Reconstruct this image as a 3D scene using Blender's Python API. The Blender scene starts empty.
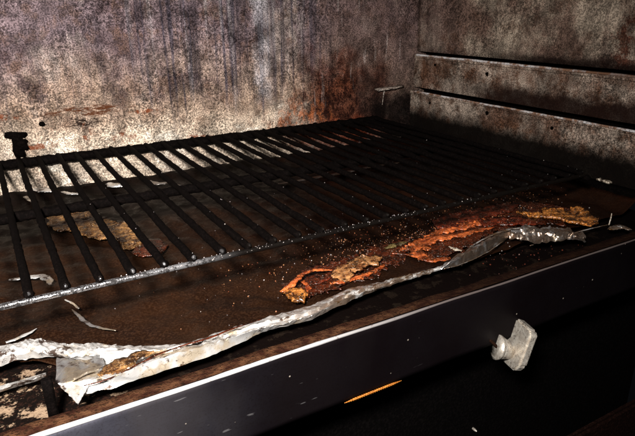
import bpy, bmesh, math, random
import numpy as np
from mathutils import Vector, Matrix, noise as mn
random.seed(7); rng = np.random.default_rng(7)
sc = bpy.context.scene

# ------------------------------------------------------------------ camera, world, lamp, exposure
FPX, CX, CY = 573.0, 317.5, 218.0              # solved from the rack bars, rails and ledges
PI_, YA, RO = [math.radians(a) for a in (20.3, 30.0, -0.5)]
hd = np.array([math.sin(YA), math.cos(YA), 0.]); UP = np.array([0, 0, 1.])
rt = np.array([math.cos(YA), -math.sin(YA), 0.])
FW = hd*math.cos(PI_) - UP*math.sin(PI_); uu = hd*math.sin(PI_) + UP*math.cos(PI_)
RT = rt*math.cos(RO) + uu*math.sin(RO); UU = uu*math.cos(RO) - rt*math.sin(RO)
CAM = np.array([0., 0., 0.17])
cd = bpy.data.cameras.new('camera'); cam = bpy.data.objects.new('camera', cd)
sc.collection.objects.link(cam); sc.camera = cam
cd.sensor_width = 36; cd.lens = 36*FPX/635; cd.clip_start = 0.01; cd.clip_end = 50
m = Matrix.Identity(4)
for i in range(3):
    m[i][0] = RT[i]; m[i][1] = UU[i]; m[i][2] = -FW[i]; m[i][3] = CAM[i]
cam.matrix_world = m

w = bpy.data.worlds.new('World'); sc.world = w; w.use_nodes = True
w.node_tree.nodes['Background'].inputs[0].default_value = (0.55, 0.6, 0.7, 1)
w.node_tree.nodes['Background'].inputs[1].default_value = 0.004
ld = bpy.data.lights.new('flash_lamp', 'AREA'); ld.shape = 'RECTANGLE'; ld.size = 0.07; ld.size_y = 0.05
ld.energy = 6.0; ld.color = (1.0, 0.95, 0.89); ld.spread = math.radians(110)
lo = bpy.data.objects.new('flash_lamp', ld); sc.collection.objects.link(lo)
lo.location = (-0.10, -0.03, 0.30)
lo.rotation_euler = (Vector((0.12, 0.62, 0.02)) - lo.location).to_track_quat('-Z', 'Y').to_euler()
sc.view_settings.view_transform = 'Standard'; sc.view_settings.look = 'None'
sc.view_settings.exposure = 0.0; sc.view_settings.gamma = 1.0
sc.render.engine = 'CYCLES'

# ------------------------------------------------------------------ helpers
def ray(x, y): return FW + RT*(x-CX)/FPX - UU*(y-CY)/FPX
def onz(x, y, z): d = ray(x, y); return CAM + d*((z-CAM[2])/d[2])
def ony(x, y, Y): d = ray(x, y); return CAM + d*((Y-CAM[1])/d[1])
def onx(x, y, X): d = ray(x, y); return CAM + d*((X-CAM[0])/d[0])
def nz(p, s, seed=0.0): return mn.noise(Vector((p[0]*s+seed, p[1]*s+seed*1.7, p[2]*s-seed)))

def props(o, label=None, cat=None, group=None, kind=None):
    if label: o['label'] = label
    if cat: o['category'] = cat
    if group: o['group'] = group
    if kind: o['kind'] = kind
    return o
def wloc(o):
    v = Vector((0, 0, 0))
    while o: v = v + o.location; o = o.parent
    return v
def empty(name, loc, label, cat, group=None):
    o = bpy.data.objects.new(name, None); sc.collection.objects.link(o); o.location = loc
    o.empty_display_size = 0.02
    return props(o, label, cat, group)
def mesh_obj(name, verts, faces, mat, parent=None, smooth=True):
    V = np.array([tuple(v) for v in verts], float); c = (V.min(0)+V.max(0))/2
    me = bpy.data.meshes.new(name); me.from_pydata([tuple(v) for v in V-c], [], [tuple(f) for f in faces])
    bm = bmesh.new(); bm.from_mesh(me); bmesh.ops.recalc_face_normals(bm, faces=bm.faces); bm.to_mesh(me); bm.free()
    for p in me.polygons: p.use_smooth = smooth
    me.materials.append(mat)
    o = bpy.data.objects.new(name, me); sc.collection.objects.link(o)
    o.location = Vector(c) - (wloc(parent) if parent else Vector((0, 0, 0)))
    if parent: o.parent = parent
    return o
def bm_obj(name, bm, mat, parent=None, smooth=True):
    vs = [v.co.copy() for v in bm.verts]; bm.verts.index_update()
    fs = [[v.index for v in f.verts] for f in bm.faces]; bm.free()
    return mesh_obj(name, vs, fs, mat, parent, smooth)
def box(name, lo_, hi_, mat, parent=None, bevel=0.0008):
    bm = bmesh.new(); bmesh.ops.create_cube(bm, size=1)
    for v in bm.verts:
        v.co = Vector([(lo_[i]+hi_[i])/2 + v.co[i]*(hi_[i]-lo_[i]) for i in range(3)])
    if bevel: bmesh.ops.bevel(bm, geom=bm.edges[:], offset=bevel, segments=2, affect='EDGES')
    return bm_obj(name, bm, mat, parent, smooth=False)
def tube_mesh(path, radii, sides=10, jitter=0.0, js=300, seed=0.0, caps='round'):
    """closed tube along a path with a radius for each point, as verts, faces"""
    P = [Vector(p) for p in path]; R = list(radii)
    if caps == 'round':
        d0 = (P[0]-P[1]).normalized(); d1 = (P[-1]-P[-2]).normalized(); a, b = R[0], R[-1]
        P = [P[0]+d0*a*.98, P[0]+d0*a*.7] + P + [P[-1]+d1*b*.7, P[-1]+d1*b*.98]; R = [a*.2, a*.72] + R + [b*.72, b*.2]
    V = []; F = []
    t0 = (P[1]-P[0]).normalized(); ref = Vector((0, 0, 1)) if abs(t0.z) < .9 else Vector((1, 0, 0))
    for i, p in enumerate(P):
        t = (P[min(i+1, len(P)-1)] - P[max(i-1, 0)]).normalized()
        s = t.cross(ref).normalized(); u = s.cross(t)
        for k in range(sides):
            a = 2*math.pi*k/sides; q = s*math.cos(a)+u*math.sin(a); r = R[i]
            if jitter: r *= 1 + jitter*nz(p+q*R[i], js, seed)
            V.append(p+q*r)
    n = len(P)
    for i in range(n-1):
        for k in range(sides):
            k2 = (k+1) % sides; F.append((i*sides+k, i*sides+k2, (i+1)*sides+k2, (i+1)*sides+k))
    F.append(tuple(range(sides))[::-1]); F.append(tuple(range((n-1)*sides, n*sides)))
    return V, F
def tube(name, path, radii, mat, parent=None, **k):
    V, F = tube_mesh(path, radii, **k); return mesh_obj(name, V, F, mat, parent)
def resample(pl, n):
    pl = np.array(pl, float); d = np.r_[0, np.cumsum(np.linalg.norm(np.diff(pl, axis=0), axis=1))]
    t = np.linspace(0, d[-1], n)
    return np.stack([np.interp(t, d, pl[:, i]) for i in range(pl.shape[1])], 1)
def thick_grid(name, G, th, mat, parent=None, smooth=True):
    """G: rows x cols x 3 grid of points, given a thickness downwards with closed edges"""
    G = np.array(G, float); r, c = G.shape[:2]
    du = np.gradient(G, axis=0); dv = np.gradient(G, axis=1); Nn = np.cross(du, dv)
    Nn /= np.linalg.norm(Nn, axis=2, keepdims=True)+1e-12
    if Nn[..., 2].mean() < 0: Nn = -Nn
    B = G - Nn*th
    V = np.vstack([G.reshape(-1, 3), B.reshape(-1, 3)]); o = r*c; F = []
    for i in range(r-1):
        for j in range(c-1):
            a, b, d, e = i*c+j, i*c+j+1, (i+1)*c+j+1, (i+1)*c+j
            F.append((a, b, d, e)); F.append((o+e, o+d, o+b, o+a))
    loop = [j for j in range(c)] + [i*c+c-1 for i in range(1, r)] + [(r-1)*c+j for j in range(c-2, -1, -1)] + [i*c for i in range(r-2, 0, -1)]
    for a, b in zip(loop, loop[1:]+loop[:1]): F.append((a, o+a, o+b, b))
    return mesh_obj(name, V, F, mat, parent, smooth)
_D = [Vector((math.cos(a), math.sin(a), .35*math.sin(3*a))) for a in (.2, 1.15, 1.9, 2.65, .75)]
def crumple(p, amp, s, seed):
    """flat facets meeting in sharp creases, like handled foil"""
    v = Vector((p[0], p[1], p[2])); h = 0
    for k, d in enumerate(_D):
        f = s*(.75+.42*k); q = v.dot(d)*f + seed*.77*(k+1) + 2.0*nz(v, s*.4, seed+k*5)
        h += abs((q % 1)-.5)*2 * (1/(1+.55*k))
    return amp*(h/1.6-.75 + .10*nz(v, s*4, seed+17))
def loft(rows, n, sub, amp, s, seed, wander=0.0):
    """rows: traced lines, each a list of (px, py, height); resampled, filled in between and crumpled"""
    R = [resample([onz(x, y, z) for x, y, z in row], n) for row in rows]
    out = []
    for i in range(len(R)-1):
        for k in range(sub):
            t = k/sub; out.append(R[i]*(1-t)+R[i+1]*t)
    out.append(R[-1]); G = np.array(out)
    for i in range(G.shape[0]):
        for j in range(n):
            p = G[i, j].copy(); f = 1 if 0 < i < G.shape[0]-1 else .45
            G[i, j, 2] += f*crumple(p, amp, s, seed)
            G[i, j, 1] += wander*nz(p, s*1.3, seed+31); G[i, j, 0] += wander*nz(p, s*1.3, seed+47)
    return G
def scrap(name, outline, z, th, amp, s, seed, mat, label=None, cat=None, group=None, parent=None, cuts=3, dome=0.0, tilt=None, edge_amp=None):
    """a solid ragged flake: outline traced on the plane z, real thickness, lumpy top"""
    pts = [Vector(onz(x, y, z)) for x, y in outline]
    c = sum(pts, Vector())/len(pts)
    bm = bmesh.new(); f = bm.faces.new([bm.verts.new(p) for p in pts])
    bmesh.ops.triangulate(bm, faces=[f])
    for _ in range(cuts): bmesh.ops.subdivide_edges(bm, edges=bm.edges[:], cuts=1, use_grid_fill=True)
    edge = {v for e in bm.edges if e.is_boundary for v in e.verts}
    for v in bm.verts:
        if v in edge:
            ea = edge_amp or amp; q0 = v.co.copy(); v.co.x += ea*.8*(nz(q0, s, seed+3)+.6*nz(q0, s*3, seed+4)); v.co.y += ea*1.4*(nz(q0, s, seed+5)+.6*nz(q0, s*3, seed+6))
    rr = max((p-c).length for p in pts); base = {}
    for v in bm.verts:
        q = v.co.copy(); hgt = crumple(q, amp, s, seed)+amp*.4 + dome*(1-min(1, ((q-c).length/rr)**2))
        if tilt: hgt += (q-c).dot(Vector(tilt))
        v.co.z = z + th + hgt; base[v] = z + max(0, hgt*.75) if not tilt else z+hgt
    g = bmesh.ops.duplicate(bm, geom=bm.verts[:]+bm.edges[:]+bm.faces[:]); vm = g['vert_map']
    for v in list(base): vm[v].co.z = base[v]
    be = [e for e in g['edge_map'] if isinstance(e, bmesh.types.BMEdge)]
    src = [e for e in bm.edges if e.is_boundary]
    done = set()
    for e in src:
        a, b = e.verts
        if a in base and b in base and a in edge and b in edge:
            try: bm.faces.new((a, b, vm[b], vm[a]))
            except ValueError: pass
    o = bm_obj(name, bm, mat, parent)
    return props(o, label, cat, group)
def ribbon(name, line, z, width, th, amp, s, seed, mat, label=None, cat=None, group=None, parent=None, cross=5, lift=None, n=40):
    """a curled strip along a traced line; width list and lift (height) list run along it"""
    L = resample([onz(x, y, z) for x, y in line], n); T = np.gradient(L, axis=0); T /= np.linalg.norm(T, axis=1, keepdims=True)
    S = np.stack([-T[:, 1], T[:, 0], 0*T[:, 0]], 1)
    W = np.interp(np.linspace(0, 1, n), np.linspace(0, 1, len(width)), width)
    H = np.interp(np.linspace(0, 1, n), np.linspace(0, 1, len(lift)), lift) if lift else np.zeros(n)
    G = []
    for k in range(cross):
        u = k/(cross-1)*2-1; row = []
        for j in range(n):
            p = L[j] + S[j]*W[j]*.5*u*(1+.7*nz(L[j], s*1.6, seed+u)+.3*nz(L[j], s*4, seed+2*u))
            p[2] = z + th + H[j] + .45*abs(crumple(p, amp, s, seed)) + amp*.25*(1-u*u)
            row.append(p)
        G.append(row)
    o = thick_grid(name, G, th, mat, parent); return props(o, label, cat, group)

# ------------------------------------------------------------------ materials
class NT:
    def __init__(s, name):
        s.m = bpy.data.materials.new(name); s.m.use_nodes = True; s.t = s.m.node_tree
        s.b = s.t.nodes['Principled BSDF']; g = s.t.nodes.new('ShaderNodeNewGeometry'); s.pos = g.outputs['Position']
        x = s.t.nodes.new('ShaderNodeSeparateXYZ'); s.t.links.new(s.pos, x.inputs[0]); s.X, s.Y, s.Z = x.outputs
    def put(s, sock, v):
        if isinstance(v, bpy.types.NodeSocket): s.t.links.new(v, sock)
        elif isinstance(v, (tuple, list)) and len(v) == 3 and sock.type == 'RGBA': sock.default_value = (*v, 1)
        else: sock.default_value = v
    def math(s, op, a, b=0.0, clamp=False):
        n = s.t.nodes.new('ShaderNodeMath'); n.operation = op; n.use_clamp = clamp
        s.put(n.inputs[0], a); s.put(n.inputs[1], b); return n.outputs[0]
    def noise(s, scale, detail=3, rough=.55, stretch=(1, 1, 1), dist=0.0, off=(0, 0, 0)):
        mp = s.t.nodes.new('ShaderNodeMapping'); mp.inputs['Scale'].default_value = stretch; mp.inputs['Location'].default_value = off
        s.t.links.new(s.pos, mp.inputs[0]); n = s.t.nodes.new('ShaderNodeTexNoise')
        n.inputs['Scale'].default_value = scale; n.inputs['Detail'].default_value = detail
        n.inputs['Roughness'].default_value = rough; n.inputs['Distortion'].default_value = dist
        s.t.links.new(mp.outputs[0], n.inputs['Vector']); return n.outputs[0]
    def voro(s, scale, stretch=(1, 1, 1)):
        mp = s.t.nodes.new('ShaderNodeMapping'); mp.inputs['Scale'].default_value = stretch; s.t.links.new(s.pos, mp.inputs[0])
        n = s.t.nodes.new('ShaderNodeTexVoronoi'); n.inputs['Scale'].default_value = scale
        s.t.links.new(mp.outputs[0], n.inputs['Vector']); return n.outputs['Distance']
    def ramp(s, v, a, b, lo=0.0, hi=1.0):
        n = s.t.nodes.new('ShaderNodeMapRange'); n.interpolation_type = 'SMOOTHSTEP'
        s.put(n.inputs['Value'], v); n.inputs['From Min'].default_value = a; n.inputs['From Max'].default_value = b
        n.inputs['To Min'].default_value = lo; n.inputs['To Max'].default_value = hi; return n.outputs[0]
    def mix(s, f, a, b, mode='MIX'):
        n = s.t.nodes.new('ShaderNodeMix'); n.data_type = 'RGBA'; n.blend_type = mode
        s.put(n.inputs[0], f); s.put(n.inputs[6], a); s.put(n.inputs[7], b); return n.outputs[2]
    def spot(s, axis, c0, c1, r0, r1, wob=0.5, ws=25, soft=.5):
        """ragged elliptical stain: 1 in the middle, 0 outside"""
        a = s.X if axis == 'x' else s.Y
        dx = s.math('DIVIDE', s.math('SUBTRACT', a, c0), r0); dz = s.math('DIVIDE', s.math('SUBTRACT', s.Z, c1), r1)
        d = s.math('SQRT', s.math('ADD', s.math('MULTIPLY', dx, dx), s.math('MULTIPLY', dz, dz)))
        d = s.math('ADD', d, s.math('MULTIPLY', s.math('SUBTRACT', s.noise(ws, 5, .65), .5), wob*3))
        return s.ramp(d, 1.0, 1.0-soft)
    def times(s, *v):
        o = v[0]
        for q in v[1:]: o = s.math('MULTIPLY', o, q)
        return o
    def done(s, col, rough=.6, metal=0.0, bump=None, bs=.5, bd=.001, spec=None):
        s.put(s.b.inputs['Base Color'], col); s.put(s.b.inputs['Roughness'], rough); s.put(s.b.inputs['Metallic'], metal)
        if spec is not None: s.put(s.b.inputs['Specular IOR Level'], spec)
        if bump is not None:
            n = s.t.nodes.new('ShaderNodeBump'); n.inputs['Strength'].default_value = bs; n.inputs['Distance'].default_value = bd
            s.put(n.inputs['Height'], bump); s.t.links.new(n.outputs[0], s.b.inputs['Normal'])
        return s.m

def grain(t, c, lo=.42, hi=1.3, f=620):
    """fine blistered grain: multiplies the colour at several sizes, stronger in some patches than in others"""
    c = t.mix(1.0, c, t.ramp(t.noise(f, 3, .7), .45, .55, hi, lo), 'MULTIPLY')
    where = t.ramp(t.noise(20, 4, .6, off=(6, 6, 2)), .38, .62)
    c = t.mix(where, c, t.mix(1.0, c, t.ramp(t.noise(300, 6, .8, off=(4, 4, 1)), .49, .55, 1.2, lo-.1), 'MULTIPLY'))
    return t.mix(1.0, c, t.ramp(t.noise(42, 7, .72, (1, 1, .8), off=(2, 6, 1)), .40, .60, 1.22, .55), 'MULTIPLY')
def mat_back():
    t = NT('sooty_back_wall')
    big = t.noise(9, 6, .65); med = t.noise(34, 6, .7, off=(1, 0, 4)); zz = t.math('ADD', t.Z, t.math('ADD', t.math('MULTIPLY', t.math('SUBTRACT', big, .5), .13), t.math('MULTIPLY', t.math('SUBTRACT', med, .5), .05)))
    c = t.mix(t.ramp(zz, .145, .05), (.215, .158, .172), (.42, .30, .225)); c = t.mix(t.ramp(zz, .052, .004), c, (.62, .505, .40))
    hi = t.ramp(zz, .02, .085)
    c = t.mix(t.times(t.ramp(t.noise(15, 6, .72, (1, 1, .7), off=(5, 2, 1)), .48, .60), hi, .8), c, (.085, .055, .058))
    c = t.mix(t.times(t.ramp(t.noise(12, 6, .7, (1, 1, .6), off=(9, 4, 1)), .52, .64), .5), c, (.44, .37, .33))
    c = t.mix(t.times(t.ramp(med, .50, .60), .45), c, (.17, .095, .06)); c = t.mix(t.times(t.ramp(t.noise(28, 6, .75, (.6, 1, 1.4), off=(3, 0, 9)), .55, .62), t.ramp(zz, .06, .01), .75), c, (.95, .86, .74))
    # long soot and grease runs
    mid = t.math('MULTIPLY', t.ramp(t.X, .14, .23), t.ramp(t.X, .52, .42)); all_ = t.math('ADD', .35, t.math('MULTIPLY', mid, .65))
    run = t.ramp(t.math('ADD', t.Z, t.math('MULTIPLY', t.math('SUBTRACT', t.noise(1, 3, .5, stretch=(45, 1, .1), off=(2, 0, 0)), .5), .22)), .015, .075)
    c = t.mix(t.times(t.ramp(t.noise(1, 5, .6, stretch=(48, 1, 1.6)), .49, .62), run, all_, .8), c, (.060, .046, .055))
    c = t.mix(t.times(t.ramp(t.noise(1, 5, .65, stretch=(150, 1, 3), off=(3, 0, 0)), .51, .60), run, all_, .8), c, (.060, .052, .070))
    c = t.mix(t.times(t.ramp(t.noise(1, 5, .65, stretch=(80, 1, 2), off=(7, 0, 0)), .54, .66), run, mid, .5), c, (.40, .36, .37))
    strk = t.times(t.ramp(t.math('ADD', t.X, t.math('MULTIPLY', t.math('SUBTRACT', t.noise(1, 4, .6, stretch=(8, 1, 30)), .5), .02)), .335, .343), t.ramp(t.X, .372, .358), t.ramp(t.Z, .02, .06)); c = t.mix(t.times(strk, t.ramp(t.noise(25, 5, .7), .35, .6), .6), c, (.48, .45, .48))
    c = t.mix(t.times(t.ramp(t.X, .40, .50), .72), c, (.13, .080, .068))
    # continuous red-brown rust stain near the corner, darkest to the right, running down
    r = t.spot('x', .482, .030, .12, .095, .5, 22, .75); n95 = t.noise(80, 6, .75, (1, 1, .6))
    c = t.mix(t.times(r, .9), c, (.115, .030, .012))
    c = t.mix(t.times(r, t.ramp(n95, .45, .57), .9), c, (.022, .006, .004)); c = t.mix(t.times(r, t.ramp(t.noise(1, 5, .7, stretch=(90, 1, 6), off=(5, 0, 2)), .52, .60), .8), c, (.020, .007, .006))
    c = t.mix(t.times(t.spot('x', .415, .004, .085, .05, .45, 40, .7), t.ramp(n95, .54, .44), .7), c, (.34, .085, .018))
    c = t.mix(t.times(t.spot('x', .50, -.02, .16, .03, .4, 40, .7), .7), c, (.20, .035, .012))
    c = t.mix(t.times(t.spot('x', .545, .03, .045, .075, .5, 30, .6), .75), c, (.040, .018, .013))
    c = t.mix(t.times(t.spot('x', .61, -.002, .12, .058, .35, 30, .7), .97), c, (.006, .003, .0025))  # low corner mixed to near black
    c = t.mix(t.times(t.ramp(t.noise(1, 4, .6, stretch=(120, 1, 9), off=(1, 0, 8)), .60, .66), t.ramp(t.X, .42, .45), t.ramp(t.noise(14, 3), .5, .6), .5), c, (.40, .33, .31))
    c = grain(t, c)
    # burnt cracks and chips in the coating
    ck = t.times(t.spot('x', .115, .049, .075, .008, .4, 40, .5), t.ramp(t.noise(90, 6, .78, (.35, 1, 2.2)), .49, .54))
    c = t.mix(t.times(ck, .95), c, (.075, .022, .007))
    ck2 = t.times(t.spot('x', .103, .037, .03, .0075, .5, 70, .5), t.ramp(t.noise(130, 5, .75, (.5, 1, 1.6), off=(2, 2, 2)), .48, .52))
    c = t.mix(t.times(ck2, .97), c, (.008, .003, .002))
    for (x, z, a, b) in ((.106, .021, .006, .013), (.052, .012, .026, .004), (.15, .012, .016, .008), (.02, .05, .016, .005), (.25, .0, .024, .005), (.18, .043, .02, .003)):
        c = t.mix(t.times(t.spot('x', x, z, a, b, .9, 110, .5), t.ramp(n95, .44, .52), .85), c, (.16, .036, .009))
    h = t.math('ADD', t.noise(620, 4, .75), t.math('MULTIPLY', t.noise(75, 6, .75, off=(2, 6, 1)), 2.0))
    return t.done(c, .8, 0, h, .7, .0024, .06)
def mat_side():
    t = NT('sooty_side_wall'); big = t.noise(11, 6, .65); med = t.noise(34, 6, .7)
    c = t.mix(t.ramp(big, .38, .60), (.135, .085, .066), (.34, .275, .215))
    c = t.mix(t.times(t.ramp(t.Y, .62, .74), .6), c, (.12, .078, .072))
    c = t.mix(t.times(t.ramp(t.noise(1, 5, .65, stretch=(1, 60, 3)), .52, .64), .55), c, (.07, .042, .036))
    c = t.mix(t.times(t.ramp(med, .50, .62), .6), c, (.085, .045, .03))
    c = t.mix(t.times(t.spot('y', .40, .125, .04, .055, .4, 40, .6), t.ramp(t.noise(70, 6, .75), .46, .56), .8), c, (.075, .018, .008))
    c = grain(t, c, .5, 1.25)
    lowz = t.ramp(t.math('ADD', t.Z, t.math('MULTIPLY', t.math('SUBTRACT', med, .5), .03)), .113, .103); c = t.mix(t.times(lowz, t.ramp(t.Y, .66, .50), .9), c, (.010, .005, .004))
    h = t.math('ADD', t.noise(620, 4, .75), t.math('MULTIPLY', t.noise(75, 6, .75, off=(2, 6, 1)), 2.0))
    return t.done(c, .82, 0, h, .6, .0022, .06)
def mat_rail():
    t = NT('sooty_support_rail'); big = t.noise(16, 6, .65); med = t.noise(45, 6, .7)
    c = t.mix(t.ramp(big, .40, .60), (.14, .080, .056), (.38, .305, .25))
    c = t.mix(t.times(t.ramp(med, .50, .62), .75), c, (.085, .038, .020))
    c = grain(t, c, .45, 1.25)
    wob = t.math('MULTIPLY', t.math('SUBTRACT', t.noise(30, 5, .7, off=(3, 3, 3)), .5), .035)
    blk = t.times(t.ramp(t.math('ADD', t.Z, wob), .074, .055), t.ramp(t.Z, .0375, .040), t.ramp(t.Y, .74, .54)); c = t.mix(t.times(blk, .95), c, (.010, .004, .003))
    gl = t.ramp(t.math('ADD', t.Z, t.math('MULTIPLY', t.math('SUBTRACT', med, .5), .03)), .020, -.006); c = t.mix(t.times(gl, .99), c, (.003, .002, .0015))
    return t.done(c, .8, 0, t.math('ADD', t.noise(620, 4, .75), med), .6, .002, .06)
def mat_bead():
    t = NT('pale_steel_bead'); n = t.noise(60, 5, .7); f = t.noise(420, 3, .6)  # pale steel with brown mottling, for the ledge lips and the rack highlight
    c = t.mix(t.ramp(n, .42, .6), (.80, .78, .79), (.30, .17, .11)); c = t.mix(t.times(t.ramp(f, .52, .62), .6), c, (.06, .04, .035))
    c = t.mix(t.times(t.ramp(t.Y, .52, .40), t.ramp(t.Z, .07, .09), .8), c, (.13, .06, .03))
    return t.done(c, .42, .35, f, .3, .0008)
def mat_black(name='burnt_grease', col=(.0014, .0009, .0008), rough=.8):
    t = NT(name); n = t.noise(380, 4, .7); c = t.mix(t.ramp(n, .45, .65), col, tuple(v*2.6 for v in col))
    return t.done(c, rough, 0, n, .7, .0014, .03)
def mat_chrome():
    t = NT('greasy_rail_steel'); n = t.noise(330, 4, .7); b = t.noise(90, 4, .7)
    right = t.ramp(t.X, .05, .15); g = t.ramp(t.math('SUBTRACT', b, t.math('MULTIPLY', right, .16)), .36, .5)
    crust = t.math('MAXIMUM', t.times(right, t.ramp(n, .80, .66)), t.times(t.ramp(n, .52, .45), .95))
    c = t.mix(crust, (.34, .335, .35), (.004, .003, .0025))
    return t.done(c, t.math('ADD', .20, t.math('MULTIPLY', crust, .3)), t.math('SUBTRACT', 1.0, t.math('MULTIPLY', crust, 1.0)), n, .5, .001, .06)
def mat_grease():
    t = NT('brown_greasy_foil'); f = t.noise(520, 3, .7); m_ = t.noise(70, 5, .65); b = t.noise(13, 4, .6)
    c = t.mix(t.ramp(b, .38, .62), (.009, .0034, .0016), (.017, .0068, .003))
    c = t.mix(t.times(t.ramp(m_, .52, .68), .5), c, (.007, .003, .002))
    c = t.mix(t.times(t.ramp(f, .46, .62), .6), c, (.036, .016, .008))
    c = t.mix(t.times(t.ramp(t.X, .12, .34), .55), c, (.008, .003, .002))
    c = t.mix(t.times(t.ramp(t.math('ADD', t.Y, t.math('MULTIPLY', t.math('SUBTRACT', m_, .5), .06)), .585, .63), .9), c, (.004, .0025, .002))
    c = t.mix(t.times(t.ramp(t.noise(9, 4, .6, off=(3, 1, 0)), .56, .66), t.ramp(t.X, .3, .42), .7), c, (.035, .009, .004))
    return t.done(c, t.ramp(m_, .4, .6, .22, .5), 0, t.math('ADD', f, t.math('MULTIPLY', m_, 2)), .4, .0012, .13)
def mat_foil(name='bright_foil', dull=0.0):
    t = NT(name); m_ = t.noise(70, 5, .7); f = t.noise(300, 4, .65); y = t.noise(38, 4, .6, off=(2, 2, 2))
    base = (.92, .905, .89) if not dull else (.62, .60, .59)
    c = t.mix(t.times(t.ramp(y, .54, .64), .6), base, (.72, .52, .26))
    c = t.mix(t.times(t.ramp(m_, .555, .61), .92), c, (.085, .035, .014))
    c = t.mix(t.times(t.ramp(f, .62, .68), .6), c, (.2, .12, .07))
    c = t.mix(t.times(t.ramp(t.X, .13, .22), t.ramp(t.noise(55, 5, .7, off=(1, 8, 2)), .40, .52), .85), c, (.20, .10, .034))
    cr_ = t.math('ABSOLUTE', t.math('SUBTRACT', t.noise(95, 3, .6, (.7, 1.2, 1), .6, (6, 1, 2)), .5)); c = t.mix(t.times(t.ramp(cr_, .012, .004), t.ramp(y, .56, .62), .4), c, (.09, .04, .018))
    if dull: c = t.mix(.3, c, (.30, .28, .27))
    return t.done(c, .29, .70 if not dull else .85, t.math('ADD', m_, t.math('MULTIPLY', f, .15)), .3, .002)
def mat_food(name, a, b, dark=(.012, .004, .002), s=140):
    t = NT(name); n = t.noise(s, 5, .7); f = t.noise(480, 3, .7); st = t.noise(s*2.2, 3, .6, stretch=(.35, 1.5, 1))
    c = t.mix(t.ramp(n, .36, .62), a, b); c = t.mix(t.times(t.ramp(st, .5, .62), .6), c, tuple(min(1, v*1.9) for v in b))
    c = t.mix(t.times(t.ramp(f, .54, .62), .75), c, dark); c = t.mix(t.times(t.ramp(t.noise(s*.55, 6, .8, off=(3, 4, 5)), .48, .58), .92), c, dark)
    c = t.mix(t.times(t.ramp(t.noise(700, 3, .7, off=(6, 4, 5)), .62, .68), .7), c, (.62, .5, .4))
    return t.done(c, .24, 0, t.math('ADD', n, t.math('MULTIPLY', f, .4)), .4, .0018, .6)
def mat_panel():
    t = NT('dirty_steel_panel'); f = t.noise(600, 3, .7); br = t.noise(1, 3, .6, stretch=(5, 900, 900)); s_ = t.noise(14, 4, .6)
    c = t.mix(t.ramp(s_, .35, .65), (.028, .028, .038), (.060, .060, .077)); c = t.mix(t.times(t.ramp(f, .5, .66), .45), c, (.02, .016, .018))
    # soft wiped smears; light falloff painted in, darkening the panel to the right
    c = t.mix(t.times(t.ramp(t.noise(1, 3, .5, stretch=(22, 1, 9), off=(4, 0, 0)), .52, .68), .35), c, (.10, .09, .093))
    c = t.mix(t.times(t.ramp(t.X, -.02, .14), .95), c, (.004, .0022, .0025))
    sc_ = t.noise(1, 2, .5, stretch=(60, 1, 420), off=(1, 0, 3)); c = t.mix(t.times(t.ramp(sc_, .71, .75), t.ramp(t.X, .3, .1), .3), c, (.3, .29, .3))
    c = t.mix(t.times(t.ramp(t.voro(60), .05, .025), .8), c, (.6, .52, .44))
    return t.done(c, t.math('ADD', .42, t.math('MULTIPLY', s_, .2)), .4, t.math('ADD', br, f), .12, .0005, .02)
def mat_trim():
    t = NT('bright_edge_steel'); n = t.noise(160, 4, .7)
    c = t.mix(t.times(t.ramp(n, .60, .70), .6), (.92, .91, .92), (.22, .14, .11))
    c = t.mix(t.times(t.ramp(t.X, .10, .28), .88), c, (.11, .066, .055))
    return t.done(c, .33, .55, n, .2, .0006)
def mat_rust():
    t = NT('rusty_ledge'); n = t.noise(120, 5, .7); f = t.noise(480, 3, .7)
    c = t.mix(t.ramp(n, .38, .62), (.030, .010, .006), (.10, .045, .022)); c = t.mix(t.times(t.ramp(f, .5, .62), .8), c, (.006, .003, .002))
    c = t.mix(t.times(t.ramp(t.X, .16, .32), .8), c, (.006, .0022, .0016))
    return t.done(c, .75, 0, t.math('ADD', n, f), .6, .0018, .05)
def mat_knob():
    t = NT('scuffed_knob_metal'); n = t.noise(260, 5, .7); f = t.noise(900, 3, .7)
    c = t.mix(t.ramp(n, .40, .58), (.80, .75, .67), (.58, .52, .45)); c = t.mix(t.times(t.ramp(t.noise(330, 5, .75, off=(2, 3, 4)), .55, .62), .7), c, (.06, .04, .03))
    return t.done(c, .36, .6, t.math('ADD', n, f), .35, .0007)
def mat_floor():
    t = NT('scorched_floor'); n = t.noise(75, 5, .7); f = t.noise(460, 3, .7)
    c = t.mix(t.ramp(n, .40, .46), (.26, .18, .12), (.004, .0025, .002)); c = t.mix(t.times(t.ramp(f, .52, .64), .6), c, (.03, .012, .008)); c = t.mix(t.times(t.ramp(t.X, .03, .055), .97), c, (.003, .0015, .0012))
    return t.done(c, .75, 0, t.math('ADD', n, f), .6, .0015, .04)

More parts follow.
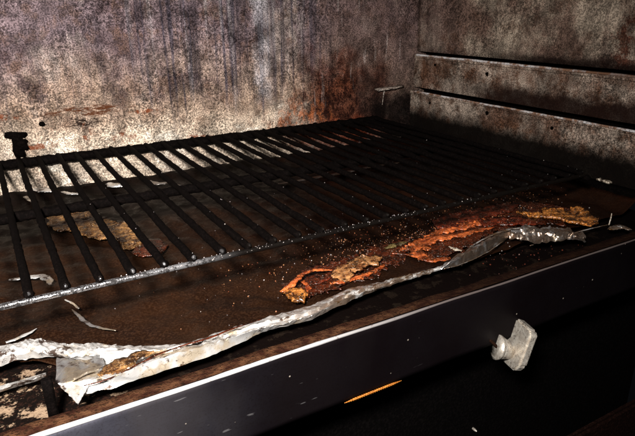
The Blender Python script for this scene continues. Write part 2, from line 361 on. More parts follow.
M = dict(back=mat_back(), side=mat_side(), rail=mat_rail(), bead=mat_bead(), black=mat_black(), chrome=mat_chrome(), grease=mat_grease(),
         foil=mat_foil(), dull=mat_foil('dull_greasy_foil', 1), panel=mat_panel(), trim=mat_trim(), rust=mat_rust(), knob=mat_knob(), floor=mat_floor(),
         dark=mat_black('dark_enamel', (.0016, .0013, .0013), .85), soot=mat_black('soot_and_slot_shade', (.0014, .0009, .0008), .95),
         peel=mat_food('orange_peel_skin', (.17, .024, .006), (.50, .12, .032), s=85), crust=mat_food('golden_crust', (.18, .05, .010), (.50, .19, .042)),
         roll=mat_food('browned_roll', (.12, .034, .010), (.34, .16, .06)), tan=mat_food('tan_flake', (.075, .028, .009), (.23, .12, .045), s=110),
         green=mat_food('olive_paring', (.06, .04, .012), (.16, .12, .045)), red=mat_food('dark_red_skin', (.03, .005, .003), (.14, .022, .008)),
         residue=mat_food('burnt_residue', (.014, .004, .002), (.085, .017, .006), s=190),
         chip=mat_food('pale_chip', (.26, .19, .13), (.55, .47, .38)))
def mat_grain(name, a, b, rough=.35):
    t = NT(name); n = t.noise(700, 2, .5); return t.done(t.mix(t.ramp(n, .4, .6), a, b), rough, 0, None)
M['salt'] = mat_grain('pale_salt_grains', (.42, .37, .35), (.15, .13, .14)); M['crumb'] = mat_grain('burnt_crumbs', (.20, .035, .012), (.36, .17, .075), .5)
M['grimy'] = mat_food('grimy_bracket', (.10, .075, .06), (.34, .29, .25), s=260); M['char'] = mat_grain('charred_crumbs', (.07, .012, .006), (.14, .03, .014), .5); M['cord'] = mat_grain('orange_cord', (.30, .095, .010), (.46, .17, .02), .5)

# ------------------------------------------------------------------ the oven: shell, ledges, floor, front panel, knob
ZF = -0.062; YB = .764; XW = .632
oven = empty('oven', (.25, .5, ZF), 'soot-stained metal oven interior with rust, side ledges and steel front panel', 'oven')
# back wall: a sheet with real dents and thickness
def sheet(name, f, nu, nv, mat, parent, th):
    G = [[f(i/(nu-1), j/(nv-1)) for j in range(nv)] for i in range(nu)]
    G = np.array(G, float); return G
def back_pt(u, v):
    x = -.22 + u*.90; z = ZF-.004 + v*.40
    return (x, YB + .0022*nz((x, 0, z), 9, 2) + .0007*nz((x, 0, z), 40, 5), z)
def wall_mesh(name, f, nu, nv, off, mat):
    V = [f(i/(nu-1), j/(nv-1)) for i in range(nu) for j in range(nv)]; F = []
    n = nu*nv
    for i in range(nu-1):
        for j in range(nv-1): a = i*nv+j; F.append((a, a+1, a+nv+1, a+nv))
    rim = [f(0, 0), f(1, 0), f(1, 1), f(0, 1)]; V += [tuple(np.array(p)+np.array(off)) for p in rim]
    e = [0, (nu-1)*nv, nu*nv-1, nv-1]; F.append((n, n+1, n+2, n+3))
    bot = [i*nv for i in range(nu)]; top = [i*nv+nv-1 for i in range(nu)]; lf = list(range(nv)); rg = [(nu-1)*nv+j for j in range(nv)]
    F += [tuple(bot[::-1]+[n, n+1]), tuple(top+[n+2, n+3]), tuple(lf+[n+3, n]), tuple(rg[::-1]+[n+1, n+2])]
    return mesh_obj(name, V, F, mat, oven)
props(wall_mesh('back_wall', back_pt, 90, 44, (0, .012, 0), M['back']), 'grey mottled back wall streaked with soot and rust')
# side wall: upper panel, then two stepped ledges each with an upturned beaded lip
def side_pt(u, v):
    y = .10 + u*.668; z = .0995 + v*.2385
    return (XW + .0016*nz((0, y, z), 10, 3), y, z)
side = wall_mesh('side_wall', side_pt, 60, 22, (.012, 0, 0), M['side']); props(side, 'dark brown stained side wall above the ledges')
def extrude_y(name, prof, y0, y1, mat, parent, n=50, wob=.0008, seed=0):
    V = []; F = []; k = len(prof)
    for i in range(n):
        y = y0+(y1-y0)*i/(n-1)
        for (x, z) in prof: V.append((x+wob*nz((x, y, z), 14, seed), y, z+wob*.6*nz((x, y, z), 11, seed+4)))
    for i in range(n-1):
        for j in range(k): j2 = (j+1) % k; F.append((i*k+j, i*k+j2, (i+1)*k+j2, (i+1)*k+j))
    F.append(tuple(range(k))); F.append(tuple(range((n-1)*k, n*k))[::-1])
    return mesh_obj(name, V, F, mat, parent, smooth=False)
y0, y1 = .10, YB+.005
# sooty shelf strips behind each lip, blackened to give the groove its shade
extrude_y('ledge_shelf', [(.652, .090), (.6332, .090), (.6332, .0875), (.652, .0875)], y0, y1, M['soot'], oven, seed=1)
extrude_y('ledge_shelf', [(.652, .031), (.6292, .030), (.6292, .027), (.652, .027)], y0, y1, M['soot'], oven, seed=2)
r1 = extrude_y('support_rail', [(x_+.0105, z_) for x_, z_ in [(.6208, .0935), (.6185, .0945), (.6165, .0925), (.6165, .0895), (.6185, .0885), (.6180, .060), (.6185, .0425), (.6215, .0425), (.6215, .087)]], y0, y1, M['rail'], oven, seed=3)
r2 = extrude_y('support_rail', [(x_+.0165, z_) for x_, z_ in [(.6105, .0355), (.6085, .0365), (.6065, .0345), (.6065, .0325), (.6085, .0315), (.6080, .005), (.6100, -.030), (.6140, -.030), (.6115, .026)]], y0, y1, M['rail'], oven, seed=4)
props(r1, 'upper ledge rail with pale lip'); props(r2, 'lower ledge rail with bright pale lip')
yy = np.linspace(y0, y1-.012, 60)
for par, bx, bz, sd, ra in ((r1, .6275, .0938, 1.0, .0017), (r2, .6235, .0357, 6.0, .0015)):
    tube('lip_bead', [(bx+.0008*nz((0, q, 0), 14, sd), q, bz+.0006*nz((0, q, 0), 18, sd+2)) for q in yy], [ra*(1+.25*nz((0, q, 0), 30, sd)) for q in yy], M['bead'], par, sides=8)
def rivet(px, py, X, r, par, nm='rivet'):
    p = onx(px, py, X); V = []; F = []
    tube(nm, [(X+.002, p[1], p[2]), (X-.0004, p[1], p[2]), (X-.0012, p[1], p[2])], [r, r, r*.75], M['soot'], par, sides=12, jitter=.6, js=420, caps='flat')
for q in ((435, 65, .0026), (487, 74, .0036)): rivet(q[0], q[1], .6282, q[2]*.8, r1)
for q in ((430, 103, .0028), (487, 113, .0036), (552, 128, .0028)): rivet(q[0], q[1], .6244, q[2]*.8, r2)
box('slot_back', (.652, y0, -.03), (.656, y1, .12), M['soot'], oven, 0)  # backing coloured black so the open slots read as shaded
# floor, side gutter and back clip details
fl = box('floor', (-.25, .296, ZF-.004), (.650, YB-.001, ZF), M['floor'], oven, 0)
box('side_gutter', (.622, .30, -.042), (.640, YB-.004, -.0315), M['soot'], oven)
T = ony(18, 148, YB)
clip = bmesh.new()
for lo_, hi_ in (((T[0]-.0125, YB-.006, .0265), (T[0]+.0125, YB+.0005, .0325)), ((T[0]-.0045, YB-.0075, .0035), (T[0]+.006, YB+.0005, .0275)), ((T[0]-.002, YB-.010, .012), (T[0]+.0105, YB-.0055, .024))):
    g = bmesh.ops.create_cube(clip, size=1)
    for v in g['verts']: v.co = Vector([(lo_[i]+hi_[i])/2+v.co[i]*(hi_[i]-lo_[i]) for i in range(3)])
bmesh.ops.bevel(clip, geom=clip.edges[:], offset=.0012, segments=2, affect='EDGES')
bmesh.ops.subdivide_edges(clip, edges=clip.edges[:], cuts=2, use_grid_fill=True)
for v in clip.verts: v.co += Vector((nz(v.co, 220, 1), .6*nz(v.co, 220, 4), nz(v.co, 220, 8)))*.0034
props(bm_obj('wall_clip', clip, M['soot'], oven), 'burnt black clip on the back wall')
p = ony(42, 124, YB); tube('wall_hole_disc', [(p[0], YB+.003, p[2]), (p[0], YB-.0012, p[2])], [.0036, .0033], M['soot'], oven, caps='flat', jitter=.3, js=300)  # black disc put in for the dark of a screw hole
# pale bent bracket tab on the back wall by the corner
a = ony(375, 89, YB); b = ony(399, 83, YB)
bt = bmesh.new()
g = bmesh.ops.create_cube(bt, size=1)
for v in g['verts']:
    t_ = v.co.x+.5; v.co = Vector((a[0]+(b[0]-a[0])*t_, YB-.0055+v.co.y*.013, a[2]-.0005+(.0025)*t_+v.co.z*.0030*(1-.35*abs(t_-.4))))
bmesh.ops.subdivide_edges(bt, edges=bt.edges[:], cuts=4, use_grid_fill=True)
for v in bt.verts: v.co += Vector((0, nz(v.co, 150, 2), nz(v.co, 160, 5)))*.0022
props(bm_obj('bracket_tab', bt, M['grimy'], oven), 'pale bent bracket tab on the back wall')
tube('drip', [(a[0]+.018, YB-.001, a[2]-.002), (a[0]+.0165, YB-.001, a[2]-.012), (a[0]+.015, YB-.0005, a[2]-.026)], [.0014, .0009, .0004], M['grimy'], oven, sides=7, jitter=.4)
# small standing tab by the foil corner
p = onz(51, 401, -.045)
tab = bmesh.new(); g = bmesh.ops.create_cube(tab, size=1)
for v in g['verts']: v.co = Vector((p[0]+v.co.x*.0062, p[1]+v.co.y*.003, ZF+.0165+v.co.z*.033))
bmesh.ops.bevel(tab, geom=tab.edges[:], offset=.0006, segments=2, affect='EDGES'); bmesh.ops.subdivide_edges(tab, edges=tab.edges[:], cuts=2, use_grid_fill=True)
for v in tab.verts: v.co += Vector((nz(v.co, 200, 1), nz(v.co, 200, 3), 0))*.001
props(bm_obj('standing_tab', tab, M['black'], oven), 'burnt upright tab beside the foil corner')
# front panel
YP = .27; ZT = -.03; ZB = -.083
px_ = np.linspace(-.25, .66, 150); pz_ = np.linspace(ZB, ZT-.0005, 14)
panel = wall_mesh('front_panel', lambda u, v: (-.25+.91*u, YP+.0009*nz((-.25+.91*u, 0, ZB), 11, 3)+.0005*nz((-.25+.91*u, 0, ZB+v*.05), 34, 6), ZB+(ZT-.0005-ZB)*v), 150, 14, (0, .0035, 0), M['panel']); props(panel, 'brushed grey steel front panel')
xs = np.linspace(-.25, .66, 120)
def ledge_pt(x, k):
    Y, Z = ((YP+.0022, ZT-.0012), (YP+.004, ZT-.0016), (YP+.012, ZT-.0030), (YP+.0175+.0012*nz((x, 0, 0), 30, 2), ZT-.0036), (YP+.0205+.001*nz((x, 0, 0), 50, 3), ZT-.0075), (YP+.0225, ZF-.002))[k]
    return (x, Y, Z+.0006*nz((x, Y, Z), 70, 4))
props(thick_grid('rusty_ledge', [[ledge_pt(x, k) for x in xs] for k in range(6)], .0012, M['rust'], panel), 'rusty brown ledge behind the bright panel edge')
tube('edge_trim', [(x, YP+.0006+.0008*nz((x, 0, ZB), 11, 3), ZT-.0004+.0004*nz((x, 0, 0), 20, 1)) for x in xs], [(.0013-.0006*min(1, max(0, x-.1)/.25))*(1+.3*nz((x, 0, 0), 60, 5)) for x in xs], M['trim'], panel, sides=12)
box('folded_flange', (-.25, YP+.0035, ZB), (.66, YP+.022, ZB+.002), M['dark'], panel, .0005)
# dark cavity and lower door edge under the panel
box('cavity_back', (-.25, .335, -.42), (.66, .34, ZF-.006), M['dark'], oven, 0)
box('door_panel', (-.25, .268, -.42), (.66, .276, -.2325), mat_black('lower_enamel', (.009, .004, .003), .8), oven, .003)
p = ony(475, 430, .332); bolt = tube('glint_bolt', [(p[0], .336, p[2]), (p[0], .332, p[2]), (p[0], .330, p[2])], [.0014, .0014, .0008], M['knob'], oven, sides=8)  # small pale bolt added to stand for a glint in the cavity
# orange twisted cord tucked along the panel's lower edge
c0 = ony(344, 403.5, YP); c1 = ony(401, 380.5, YP); V = []; F = []; n_ = 150; sd = 8
for i in range(n_):
    t_ = i/(n_-1); e = min(1, 6*t_, 6*(1-t_))
    for k in range(sd):
        a_ = 2*math.pi*k/sd; rr_ = .0008*(.25+.75*e)*(1+.38*math.sin(2*a_ - t_*170))
        V.append((c0[0]+(c1[0]-c0[0])*t_, YP-.0006+math.cos(a_)*rr_, ZB+.0002+math.sin(a_)*rr_))
for i in range(n_-1):
    for k in range(sd): k2 = (k+1) % sd; F.append((i*sd+k, i*sd+k2, (i+1)*sd+k2, (i+1)*sd+k))
F += [tuple(range(sd)), tuple(range((n_-1)*sd, n_*sd))]
props(mesh_obj('cord', V, F, M['cord'], None), 'short orange twisted cord along the lower edge of the steel front panel', 'cord')
# control knob: shaft, tapered hub and a wide chamfered grip, hanging askew
s0 = Vector(ony(490, 341, YP)); ax = Vector((.90, -.37, -.27)).normalized()
vz = (Vector((0.10, 0.05, 1)) - ax*Vector((0.10, 0.05, 1)).dot(ax)).normalized(); sx = ax.cross(vz).normalized()
def kp(a_, b_, c_): return s0 + ax*a_ + sx*b_ + vz*c_
grip_bm = bmesh.new(); prof = [(-.0140, .0170), (-.0105, .0195), (.0105, .0195), (.0140, .0165), (.0140, -.0115), (.0085, -.0185), (-.0105, -.0195), (-.0140, -.0165)]
la = [grip_bm.verts.new(kp(.022, b_, c_)) for b_, c_ in prof]; lb = [grip_bm.verts.new(kp(.030, b_*.95, c_*.96)) for b_, c_ in prof]
grip_bm.faces.new(la[::-1]); grip_bm.faces.new(lb)
for i in range(8): grip_bm.faces.new((la[i], la[(i+1) % 8], lb[(i+1) % 8], lb[i]))
bmesh.ops.recalc_face_normals(grip_bm, faces=grip_bm.faces); bmesh.ops.bevel(grip_bm, geom=grip_bm.edges[:], offset=.0018, segments=4, affect='EDGES')
knob = bm_obj('control_knob', grip_bm, M['knob'], oven, smooth=False); props(knob, 'scuffed pale metal knob below the panel edge')
tube('hub', [kp(.0075, 0, -.004), kp(.0085, 0, -.004), kp(.013, .0, -.005), kp(.0225, -.002, -.0085)], [.0074, .0094, .0084, .0044], M['knob'], knob, sides=18, caps='flat')
tube('hub_collar', [kp(.0072, 0, -.004), kp(.0096, 0, -.004)], [.0100, .0100], M['knob'], knob, sides=18, caps='flat', jitter=.06)
tube('shaft', [kp(-.001, 0, .001), kp(.003, 0, -.001), kp(.0075, 0, -.004)], [.0013, .0013, .0013], M['rust'], knob, sides=8)

# ------------------------------------------------------------------ the rack: bars on three cross rails
rack = empty('wire_rack', (.25, .56, -.006), 'black greasy wire oven rack with bright front rail', 'oven rack')
RB = .0031; variants = []
X0 = .0035; SP = .0215; nb = 26
for i in range(-4, nb):
    x = X0+SP*i; k = i % 5
    if i < 1:
        ys = np.concatenate([np.linspace(.3722, .380, 4), np.linspace(.39, .757, 60)])
        path = [(x, q, 0.0008*math.sin(q*23+k)*.4) for q in ys]
        rad = [RB*(1.12 if q < .374 else .97) for q in ys]
        o = tube('bar', path, rad, M['black'], rack, sides=9, jitter=.30, js=120, seed=k*3.1); variants.append(o)
    else:
        v = variants[i % len(variants)]; o = v.copy(); sc.collection.objects.link(o); o.name = 'bar'
        o.location = v.location.copy(); o.location.x = x - rack.location.x; o.location.z += .0004*math.sin(i*2.3)
    o.rotation_euler.z = random.uniform(-.004, .004)
    if -1 <= i < nb:
        tube('bar_tip', [(x, .3706, .0016), (x, .3694, .0016)], [.0012+.0007*random.random()]*2, M['chrome'], rack, sides=8, jitter=.5, js=500, seed=i)
XL, XR = X0-4*SP-.012, X0+(nb-1)*SP+.006
def rail(name, Y, Z, r, mat, jit, seed):
    q = np.linspace(XL, XR, 220)
    return tube(name, [(x, Y, Z) for x in q], [r]*220, mat, rack, sides=12, jitter=jit, js=230, seed=seed)
props(rail('cross_rail', .3700, -.0030, .0022, M['chrome'], .10, 1), 'bright greasy front rail')
rail('cross_rail', .554, -.0055, .0048, M['black'], .3, 5)
rail('cross_rail', .7535, -.0030, .0056, M['black'], .3, 9)
tube('frame_rail', [(XR, q, -.0055) for q in np.linspace(.367, .756, 70)], [.0033]*70, M['black'], rack, sides=10, jitter=.15, js=240, seed=3)

tube('rail_highlight', [(XR-.0012, q, -.0024) for q in np.linspace(.372, .52, 30)], [.0005*(1+.6*math.sin(q*400)) for q in np.linspace(.372, .52, 30)], M['bead'], rack, sides=6)  # pale strip laid on the frame rail as its painted highlight
# ------------------------------------------------------------------ foil
ZP = -.050
foil = empty('foil_liner', (.25, .55, ZP), 'grease-browned crumpled foil sheet lining the oven floor with bright folded front rim', 'foil')
nx_, ny_ = 210, 120; V = []
G = np.zeros((ny_, nx_, 3))
for i in range(ny_):
    for j in range(nx_):
        x = -.14+j/(nx_-1)*.760; yf = .338+.012*min(1, max(0, (x-.12)/.15))+.002*nz((x, 0, 0), 9, 3)+.055*max(0, 1-max(0, x+.02)/.06)
        y = yf + i/(ny_-1)*(.757-yf); p = (x, y, 0)
        z = ZP - .0015 + .0026*nz(p, 9, 1) + crumple(p, .0042, 14, 4) + crumple(p, .0014, 45, 8)
        z += .010*max(0, (y-.735)/.022)**1.5 if y > .735 else 0
        z += 1*.014*max(0, (x-.593)/.027)**1.6 if x > .593 else 0
        G[i, j] = (x, y, z)
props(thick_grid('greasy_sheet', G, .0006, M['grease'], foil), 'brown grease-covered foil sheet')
# bright folded rim along the front (top edge, crest, crease, bottom edge)
rows = [[(96, 344, -.049), (126, 346.5, -.049), (170, 345.5, -.049), (191, 342, -.049), (231, 328.5, -.048), (266, 318, -.048), (310, 306, -.048), (330, 297, -.048), (352, 287.5, -.047), (373, 284, -.047), (400, 277, -.048), (441, 266, -.049)],
        [(100, 353, -.041), (130, 350, -.040), (161, 350, -.040), (185, 346, -.042), (232, 331.5, -.043), (266, 322, -.043), (310, 311, -.043), (332, 301, -.043), (355, 291, -.043), (376, 285.5, -.045), (400, 279, -.046), (441, 267, -.048)],
        [(99, 366, -.044), (118, 370, -.045), (157, 354, -.046), (182, 347.5, -.046), (233, 334, -.046), (266, 325, -.046), (310, 314.5, -.046), (334, 303, -.046), (357, 293.5, -.046), (378, 287, -.047), (400, 280, -.048), (441, 268, -.049)],
        [(58, 384, -.040), (116, 377, -.037), (157, 359, -.038), (195, 349, -.039), (234, 336.5, -.040), (264, 327.5, -.041), (310, 317, -.042), (335, 303.8, -.043), (357, 295, -.043), (378, 288, -.045), (400, 281, -.047), (441, 268.6, -.049)],
        [(80, 395, -.044), (117, 387, -.045), (160, 372, -.046), (210, 356, -.047), (236, 345, -.047), (262, 332, -.047), (310, 320.5, -.047), (335, 308, -.047), (357, 298.5, -.047), (378, 289.5, -.048), (400, 282.5, -.049), (441, 269.6, -.050)]]
props(thick_grid('folded_rim', loft(rows, 420, 11, .0019, 70, 3, .0009), .0005, M['foil'], foil, smooth=False), 'bright silver folded rim of the foil')
rows = [[(-14, 351, -.049), (0, 346, -.049), (14, 343, -.049), (30, 339, -.048), (57, 343, -.048), (70, 345, -.049), (97, 343.5, -.049), (118, 346, -.049)],
        [(-14, 357, -.041), (0, 351, -.040), (15, 348, -.039), (30, 346, -.038), (55, 348, -.039), (72, 350, -.041), (97, 349, -.040), (118, 350, -.042)],
        [(-14, 366, -.042), (0, 360, -.042), (15, 355, -.042), (30, 353, -.041), (55, 353, -.040), (74, 356, -.040), (97, 356, -.040), (118, 353, -.043)],
        [(-14, 374, -.048), (0, 367, -.048), (15, 362, -.047), (30, 358.5, -.046), (60, 357, -.045), (78, 360.5, -.045), (97, 361, -.045), (118, 356, -.046)]]
ribbon('golden_fold', [(98, 376), (112, 369), (126, 362), (140, 356), (154, 352)], -.0385, [.004, .012, .014, .010, .003], .0004, .0010, 90, 56, M['tan'], parent=foil, n=50)
ribbon('fold_shade_line', [(84, 386), (100, 382), (116, 376.5), (137, 365), (157, 354.5), (182, 346), (210, 338), (231, 329.5), (262, 319.5)], -.0375, [.0005, .0012, .0010, .0020, .0010, .0016, .0018, .0014, .0004], .0004, .0002, 90, 55, M['residue'], parent=foil, n=70)  # brown grease ribbon standing in for the shade along the fold
props(thick_grid('crumpled_fold', loft(rows, 240, 14, .0032, 80, 11, .0018), .0005, M['foil'], foil, smooth=False), 'bright crumpled fold of foil at the near end')
rows = [[(57, 359, -.041), (75, 360, -.041), (103, 358, -.040)], [(57, 370, -.041), (78, 370, -.040), (104, 363, -.039)], [(56, 382, -.039), (74, 381, -.038), (100, 370, -.038)]]
props(thick_grid('grey_facet', loft(rows, 60, 14, .0030, 60, 21, .001), .0005, M['dull'], foil, smooth=False), 'grey shaded facet of foil')
rows = [[(57, 381, -.046), (70, 381, -.044), (92, 378, -.041)], [(61, 388, -.044), (72, 388, -.040), (88, 386, -.040)], [(70, 396, -.043), (78, 404, -.041), (84, 395, -.042)]]
props(thick_grid('corner_tip', loft(rows, 30, 6, .0016, 110, 27), .0005, M['foil'], foil, smooth=False), 'pointed folded corner of the foil')
rows = [[(-14, 390.5, -.050), (0, 386, -.050), (20, 380, -.050), (46, 372.5, -.050)], [(-14, 393, -.047), (0, 389, -.047), (20, 383, -.047), (46, 375, -.047)], [(-14, 396, -.052), (0, 392, -.052), (20, 386, -.052), (46, 378.5, -.052)]]
props(thick_grid('foil_strip', loft(rows, 50, 5, .0008, 90, 33), .0005, M['foil'], foil, smooth=False), 'thin bright strip of foil edge')
rows = [[(441, 267, -.048), (452, 259, -.046), (470, 248, -.044), (490, 237, -.042), (511, 229, -.042)], [(441, 268.2, -.045), (455, 261, -.040), (473, 250, -.038), (493, 239, -.036), (511, 231, -.037)], [(441, 269.8, -.048), (458, 266, -.047), (477, 258, -.047), (497, 246, -.045), (511, 236, -.043)]]
props(thick_grid('twisted_flap', loft(rows, 120, 12, .0028, 85, 41, .0014), .0005, M['dull'], foil, smooth=False), 'dull twisted flap of foil')
rows = [[(508, 229, -.044), (524, 227, -.044), (545, 229, -.044), (566, 229, -.044), (584, 236, -.046)], [(508, 233, -.040), (524, 232, -.039), (545, 233, -.038), (566, 234, -.040), (584, 238, -.042)], [(510, 238, -.043), (526, 241, -.041), (545, 243, -.043), (566, 240, -.043), (584, 240, -.047)]]
ribbon('flap_edge', [(444, 269), (456, 266.5), (474, 259.5), (490, 251), (505, 240)], -.044, [.0006, .0010, .0009, .0012, .0006], .0004, .0003, 90, 4, M['foil'], parent=foil)
ribbon('flap_edge', [(470, 247), (484, 239), (497, 233), (511, 229), (522, 228)], -.0365, [.0006, .0014, .0028, .0034, .001], .0004, .0005, 90, 6, M['foil'], parent=foil)
props(thick_grid('crumpled_edge', loft(rows, 140, 14, .0050, 75, 51, .0034), .0005, M['dull'], foil, smooth=False), 'dark crumpled edge of the foil')
ribbon('edge_line', [(530, 246), (552, 240), (575, 233), (594, 228), (609, 225)], -.049, [.0010, .0014, .0012, .0016, .001], .0005, .0005, 80, 3, M['foil'], parent=foil)
ribbon('side_ridge', [(561, 188.5), (575, 193), (590, 197), (612, 205)], -.049, [.003, .006, .007, .004], .0008, .0008, 120, 5, M['roll'], parent=foil)
ribbon('pale_fold', [(275, 185), (305, 180), (340, 173.5), (372, 167), (405, 162)], -.047, [.002, .008, .009, .007, .003], .0006, .0012, 90, 7, M['dull'], parent=foil)
ribbon('pale_crease', [(6, 343), (20, 338), (30, 333), (37, 329)], -.0465, [.003, .004, .003, .001], .0005, .0006, 90, 10, M['foil'], parent=foil)
# loose bits of foil
def fs(name, line, z, wd, lab, seed, lift=None, mat='foil', amp=.0012, grp=None): return ribbon(name, line, z, wd, .0005, amp, 120, seed, M[mat], lab, 'foil scrap', grp, lift=lift, n=34)
fs('foil_scrap', [(9, 280), (20, 279), (30, 277), (42, 276), (48, 279), (51, 285)], -.046, [.002, .005, .007, .007, .006, .002], 'bright curved sliver of foil under the near corner of the rack', 61, amp=.0006)
fs('foil_scrap', [(65, 300), (73, 304), (79, 309)], -.046, [.001, .0022, .0014], 'short bright foil sliver just in front of the rack rail', 63, amp=.0005)
fs('foil_scrap', [(72, 310), (84, 321), (92, 326), (104, 329), (116, 331)], -.047, [.001, .0026, .003, .0022, .0008], 'bent pale foil strip lying on brown grease near the rack', 65, mat='dull', amp=.0005)
fs('foil_scrap', [(33, 189), (40, 190), (47, 191), (53, 192)], -.040, [.006, .012, .014, .006], 'bright crumpled foil bit by the back wall under the first bars', 67, amp=.003)
fs('foil_scrap', [(108, 184), (115, 186), (121, 185), (127, 186)], -.044, [.008, .016, .018, .008], 'star-shaped white foil bit by the back wall under the rack', 69, amp=.004)
fs('foil_scrap', [(62, 192), (70, 194), (79, 194)], -.042, [.004, .008, .006], 'flat pale foil bit by the back wall between two brighter bits', 71)
fs('foil_scrap', [(13, 193), (22, 195), (29, 199), (32, 202)], -.044, [.003, .005, .006, .003], 'thin curled foil strip under the back left of the rack', 73, mat='chip')
fs('foil_scrap', [(150, 181), (158, 184), (168, 183), (180, 186)], -.044, [.004, .008, .008, .004], 'dull foil bit under the middle of the back rail', 75, mat='dull')
fs('foil_scrap', [(609, 230), (615, 227.5), (622, 227), (630, 230.5)], -.047, [.004, .010, .010, .005], 'small silver foil flake near the right end of the front panel', 77, amp=.002)
s1 = onz(609, 224.5, -.047); s2 = s1+np.array([.0045, .002, .0105])
props(tube('foil_splinter', [s1, (s1+s2)/2+np.array([.0004, 0, 0]), s2], [.0007, .0008, .0005], M['chip'], None, sides=6), 'thin upright pale splinter beside the silver flake', 'splinter')

# ------------------------------------------------------------------ scraps of food on the foil
Zs = -.0475
scrap('tan_flake', [(46, 213), (56, 210), (66, 209), (74, 214), (84, 213), (98, 214), (108, 221), (118, 224), (130, 224), (140, 231), (146, 241), (138, 246), (130, 252), (120, 244), (110, 240), (96, 241), (84, 236), (72, 233), (58, 232), (50, 227)], Zs, .0008, .0030, 70, 3, M['tan'], 'wrinkled tan flake of baked residue under the left of the rack', 'food scrap', cuts=4, edge_amp=.006)
scrap('dark_flake', [(140, 240), (160, 240), (168, 247), (160, 256), (142, 258), (132, 254)], Zs, .0008, .0012, 90, 5, M['residue'], 'dark red burnt flake beside the tan flake under the rack', 'food scrap')
scrap('food_peel', [(283, 294), (292, 292), (302, 292), (309, 298), (306, 303), (296, 305), (287, 301)], Zs, .002, .0022, 160, 7, M['crust'], 'yellow-brown curled lump at the end of the thin orange peel', 'food scrap', dome=.003)
ribbon('food_peel', [(281, 293), (290, 289), (297, 285), (301, 279), (312, 275), (322, 273.5), (332, 272.5)], -.044, [.003, .006, .006, .005, .004, .004, .0015], .0010, .0016, 140, 8, M['peel'], 'thin orange peel strip bent like a hook near the foil rim', 'food scrap', lift=[0, .002, .004, .003, .004, .003, .001])
ribbon('food_peel', [(300, 280), (305, 284), (309, 289), (306, 295)], Zs, [.003, .005, .004, .002], .001, .0016, 150, 9, M['peel'], 'short orange shred crossing under the hooked peel', 'food scrap')
ribbon('food_peel', [(308, 282), (316, 284), (325, 281), (331, 278)], Zs, [.002, .004, .005, .003], .001, .0016, 150, 10, M['red'], 'dark red shred between the hooked peel and the browned roll', 'food scrap')
ribbon('browned_roll', [(337, 281), (347, 275.5), (358, 270.5), (368, 266), (379, 262.5)], Zs, [.013, .019, .021, .019, .015], .002, .0035, 110, 12, M['roll'], 'browned rolled scrap with a blunt end beside the foil rim', 'food scrap', lift=[0, .003, .004, .004, .003], cross=9)
ribbon('food_peel', [(330, 284.5), (342, 283), (356, 279), (368, 275), (378, 270), (384, 266)], Zs, [.003, .006, .007, .006, .005, .003], .001, .0022, 150, 13, M['peel'], 'orange skin strip along the near side of the browned roll', 'food scrap')
ribbon('olive_paring', [(386, 249.5), (392, 246.5), (399, 244.5), (407, 243)], Zs, [.003, .006, .006, .003], .001, .001, 150, 15, M['green'], 'small olive-green paring behind the browned roll', 'food scrap')
ribbon('food_peel', [(392, 254), (400, 254), (408, 255), (416, 255)], Zs, [.0015, .003, .003, .004], .0008, .0008, 150, 16, M['peel'], 'thin straight orange sliver pointing at the looped peel', 'food scrap')
ribbon('looped_peel', [(450, 259.5), (438, 260.5), (426, 260), (418, 256), (416, 250), (422, 244), (433, 240), (446, 238.5), (460, 236), (474, 232.5), (486, 230), (494, 228.5)], Zs, [.004, .008, .013, .016, .017, .016, .014, .011, .009, .008, .006, .002], .0012, .0026, 110, 18, M['peel'], 'orange-brown peel curled into an open loop in the middle of the foil', 'food scrap', n=90, cross=7)
ribbon('food_peel', [(449, 247.5), (455, 250), (462, 251.5)], Zs, [.002, .005, .002], .001, .0012, 150, 19, M['chip'], 'pale sliver lying inside the looped peel', 'food scrap')
scrap('ragged_crust', [(516, 214), (530, 216.5), (541, 217), (544, 211.5), (549, 213), (553, 211), (557, 213.5), (561, 211.5), (566, 216), (571, 215), (570, 210), (576, 211), (581, 209.5), (585, 214), (590, 219.5), (599, 222), (597, 227), (586, 228.5), (574, 226), (560, 222.5), (544, 220.5), (528, 219)], Zs, .0018, .003, 110, 21, M['crust'], 'ragged golden crust behind the crumpled foil edge', 'food scrap', dome=.002)
scrap('red_crust', [(478, 222), (495, 220), (515, 219), (535, 221), (540, 226), (520, 227), (500, 226), (484, 228)], Zs, .0015, .0025, 120, 23, M['red'], 'dark red crusty patch between looped peel and golden crust', 'food scrap')
scrap('brown_skin', [(432, 222), (450, 215), (470, 211), (490, 208), (506, 204), (520, 206), (510, 213), (490, 218), (470, 224), (450, 230), (436, 230)], -.0485, .0012, .002, 100, 25, M['red'], 'flat reddish-brown skin spread under the crumbs beside the rack', 'food scrap')
scrap('burnt_residue', [(286, 286), (306, 270), (334, 262), (362, 252), (392, 243), (412, 240), (408, 250), (396, 262), (378, 274), (352, 283), (326, 292), (304, 300)], -.0488, .0004, .0007, 140, 31, M['residue'], 'dark crusty residue patch under the browned roll and hooked peel', 'food scrap', cuts=5, edge_amp=.008)
scrap('burnt_residue', [(420, 240), (440, 226), (462, 216), (492, 207), (520, 202), (548, 204), (570, 209), (590, 218), (560, 224), (520, 226), (496, 232), (470, 246), (446, 258), (428, 258)], -.0492, .0004, .0007, 140, 33, M['residue'], 'dark reddish crusty residue patch under the looped peel and golden crust', 'food scrap', cuts=5, edge_amp=.008)
scrap('red_crust', [(398, 252), (410, 246), (418, 243), (436, 232), (452, 226), (470, 222), (486, 220), (482, 226), (466, 229), (446, 233), (432, 238), (420, 244), (408, 252)], -.0485, .0008, .0020, 130, 41, M['peel'], 'torn red-orange crust spread behind the looped peel', 'food scrap', cuts=4, edge_amp=.006)
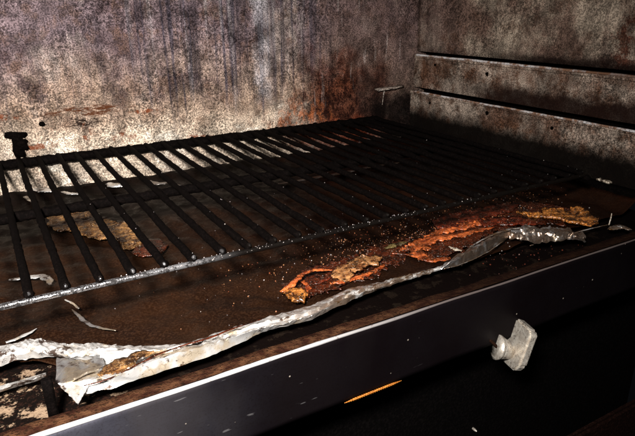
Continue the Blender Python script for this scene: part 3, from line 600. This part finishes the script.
scrap('pale_chip', [(596, 181), (604, 179), (614, 176), (622, 178), (627, 180), (618, 183), (608, 184.5)], -.030, .002, .0018, 130, 27, M['chip'], 'pale angular chip on the side gutter below the wall ledges', 'chip')

# ------------------------------------------------------------------ uncountable grains
def grains(name, pts, mat, label, cat):
    V = []; F = []; base = [(1, 0, 0), (-1, 0, 0), (0, 1, 0), (0, -1, 0), (0, 0, 1), (0, 0, -1)]
    tri = [(0, 2, 4), (2, 1, 4), (1, 3, 4), (3, 0, 4), (2, 0, 5), (1, 2, 5), (3, 1, 5), (0, 3, 5)]
    for (p, s) in pts:
        o = len(V); R = Matrix.Rotation(random.random()*6.3, 3, (random.random()-.5, random.random()-.5, random.random()-.5+1e-3))
        for b_ in base: V.append(Vector(p)+R@Vector([c*s*random.uniform(.6, 1.2) for c in b_]))
        F += [tuple(i+o for i in f) for f in tri]
    return props(mesh_obj(name, V, F, M[mat], None, smooth=False), label, cat, kind='stuff')
def sheet_z(x, y):
    j = int(round((x+.14)/.760*(nx_-1))); j = max(0, min(nx_-1, j)); i = int(np.argmin(np.abs(G[:, j, 1]-y))); return G[i, j, 2]
pts = []
for _ in range(130):                     # crusted on the right half of the front rail and the bars behind it
    x = random.betavariate(1.3, 3.2)*.46+.06; a_ = random.uniform(.2, 2.2)
    pts.append(((x, .3700-math.cos(a_)*.0025, -.0030+math.sin(a_)*.0026), random.choice((.0003, .0003, .0004, .0006))))
for _ in range(80):
    i = random.randint(3, nb-1); pts.append(((X0+SP*i+random.uniform(-.001, .001), .375+.24*random.random()**1.7, RB*.95), random.choice((.0002, .0003, .0003, .0005))))
grains('salt_grains', pts, 'salt', 'pale salt-like grains crusted over the rack front rail and bars', 'grains')
pts = []
for _ in range(1100):
    t_ = random.random(); q = (random.uniform(250, 560), 0)
    xm = random.gauss(400, 75); yc = 262-.28*(xm-330); ym = random.gauss(yc-8, 13)
    p = onz(xm, ym, ZP); 
    if p[1] > .47 or p[1] < .335 or not (-.1 < p[0] < .59): continue
    pts.append(((p[0], p[1], sheet_z(p[0], p[1])+.0004), random.choice((.0002, .0003, .0003, .0005, .0008))))
for _ in range(1000):
    xm = random.gauss(470, 38); ym = random.gauss(222-.3*(xm-468), 6); p = onz(xm, ym, ZP)
    if p[1] > .50 or p[1] < .335: continue
    pts.append(((p[0], p[1], sheet_z(p[0], p[1])+.0012), random.choice((.0003, .0003, .0004, .0005, .0009))))
cr = [q for k_, q in enumerate(pts) if k_ % 8]; pale = [q for k_, q in enumerate(pts) if k_ % 8 == 0]; grains('crumbs', cr, 'crumb', 'reddish burnt crumbs sprinkled on the greasy foil', 'crumbs')
pts = []
for _ in range(120):
    p = onz(random.gauss(505, 45), random.gauss(256, 8), ZF)
    if .30 < p[1] < .37: pts.append(((p[0], p[1], ZF+.0004), random.choice((.0003, .0003, .0005, .0009))))
grains('fallen_crumbs', pts, 'char', 'dark red crumbs fallen between the twisted foil flap and the front panel', 'crumbs')
pts = list(pale)
for _ in range(160):
    xm = random.uniform(60, 600); ym = random.uniform(190, 330); p = onz(xm, ym, ZP)
    if not (.34 < p[1] < .72 and p[0] < .58): continue
    if random.random() > .35 + .65*min(1, max(0, (p[0]-.1)/.2)): continue
    pts.append(((p[0], p[1], sheet_z(p[0], p[1])+.0003), random.choice((.0003, .0004, .0005, .0008))))
grains('salt_specks', pts, 'salt', 'fine pale specks scattered across the brown greasy foil', 'grains')
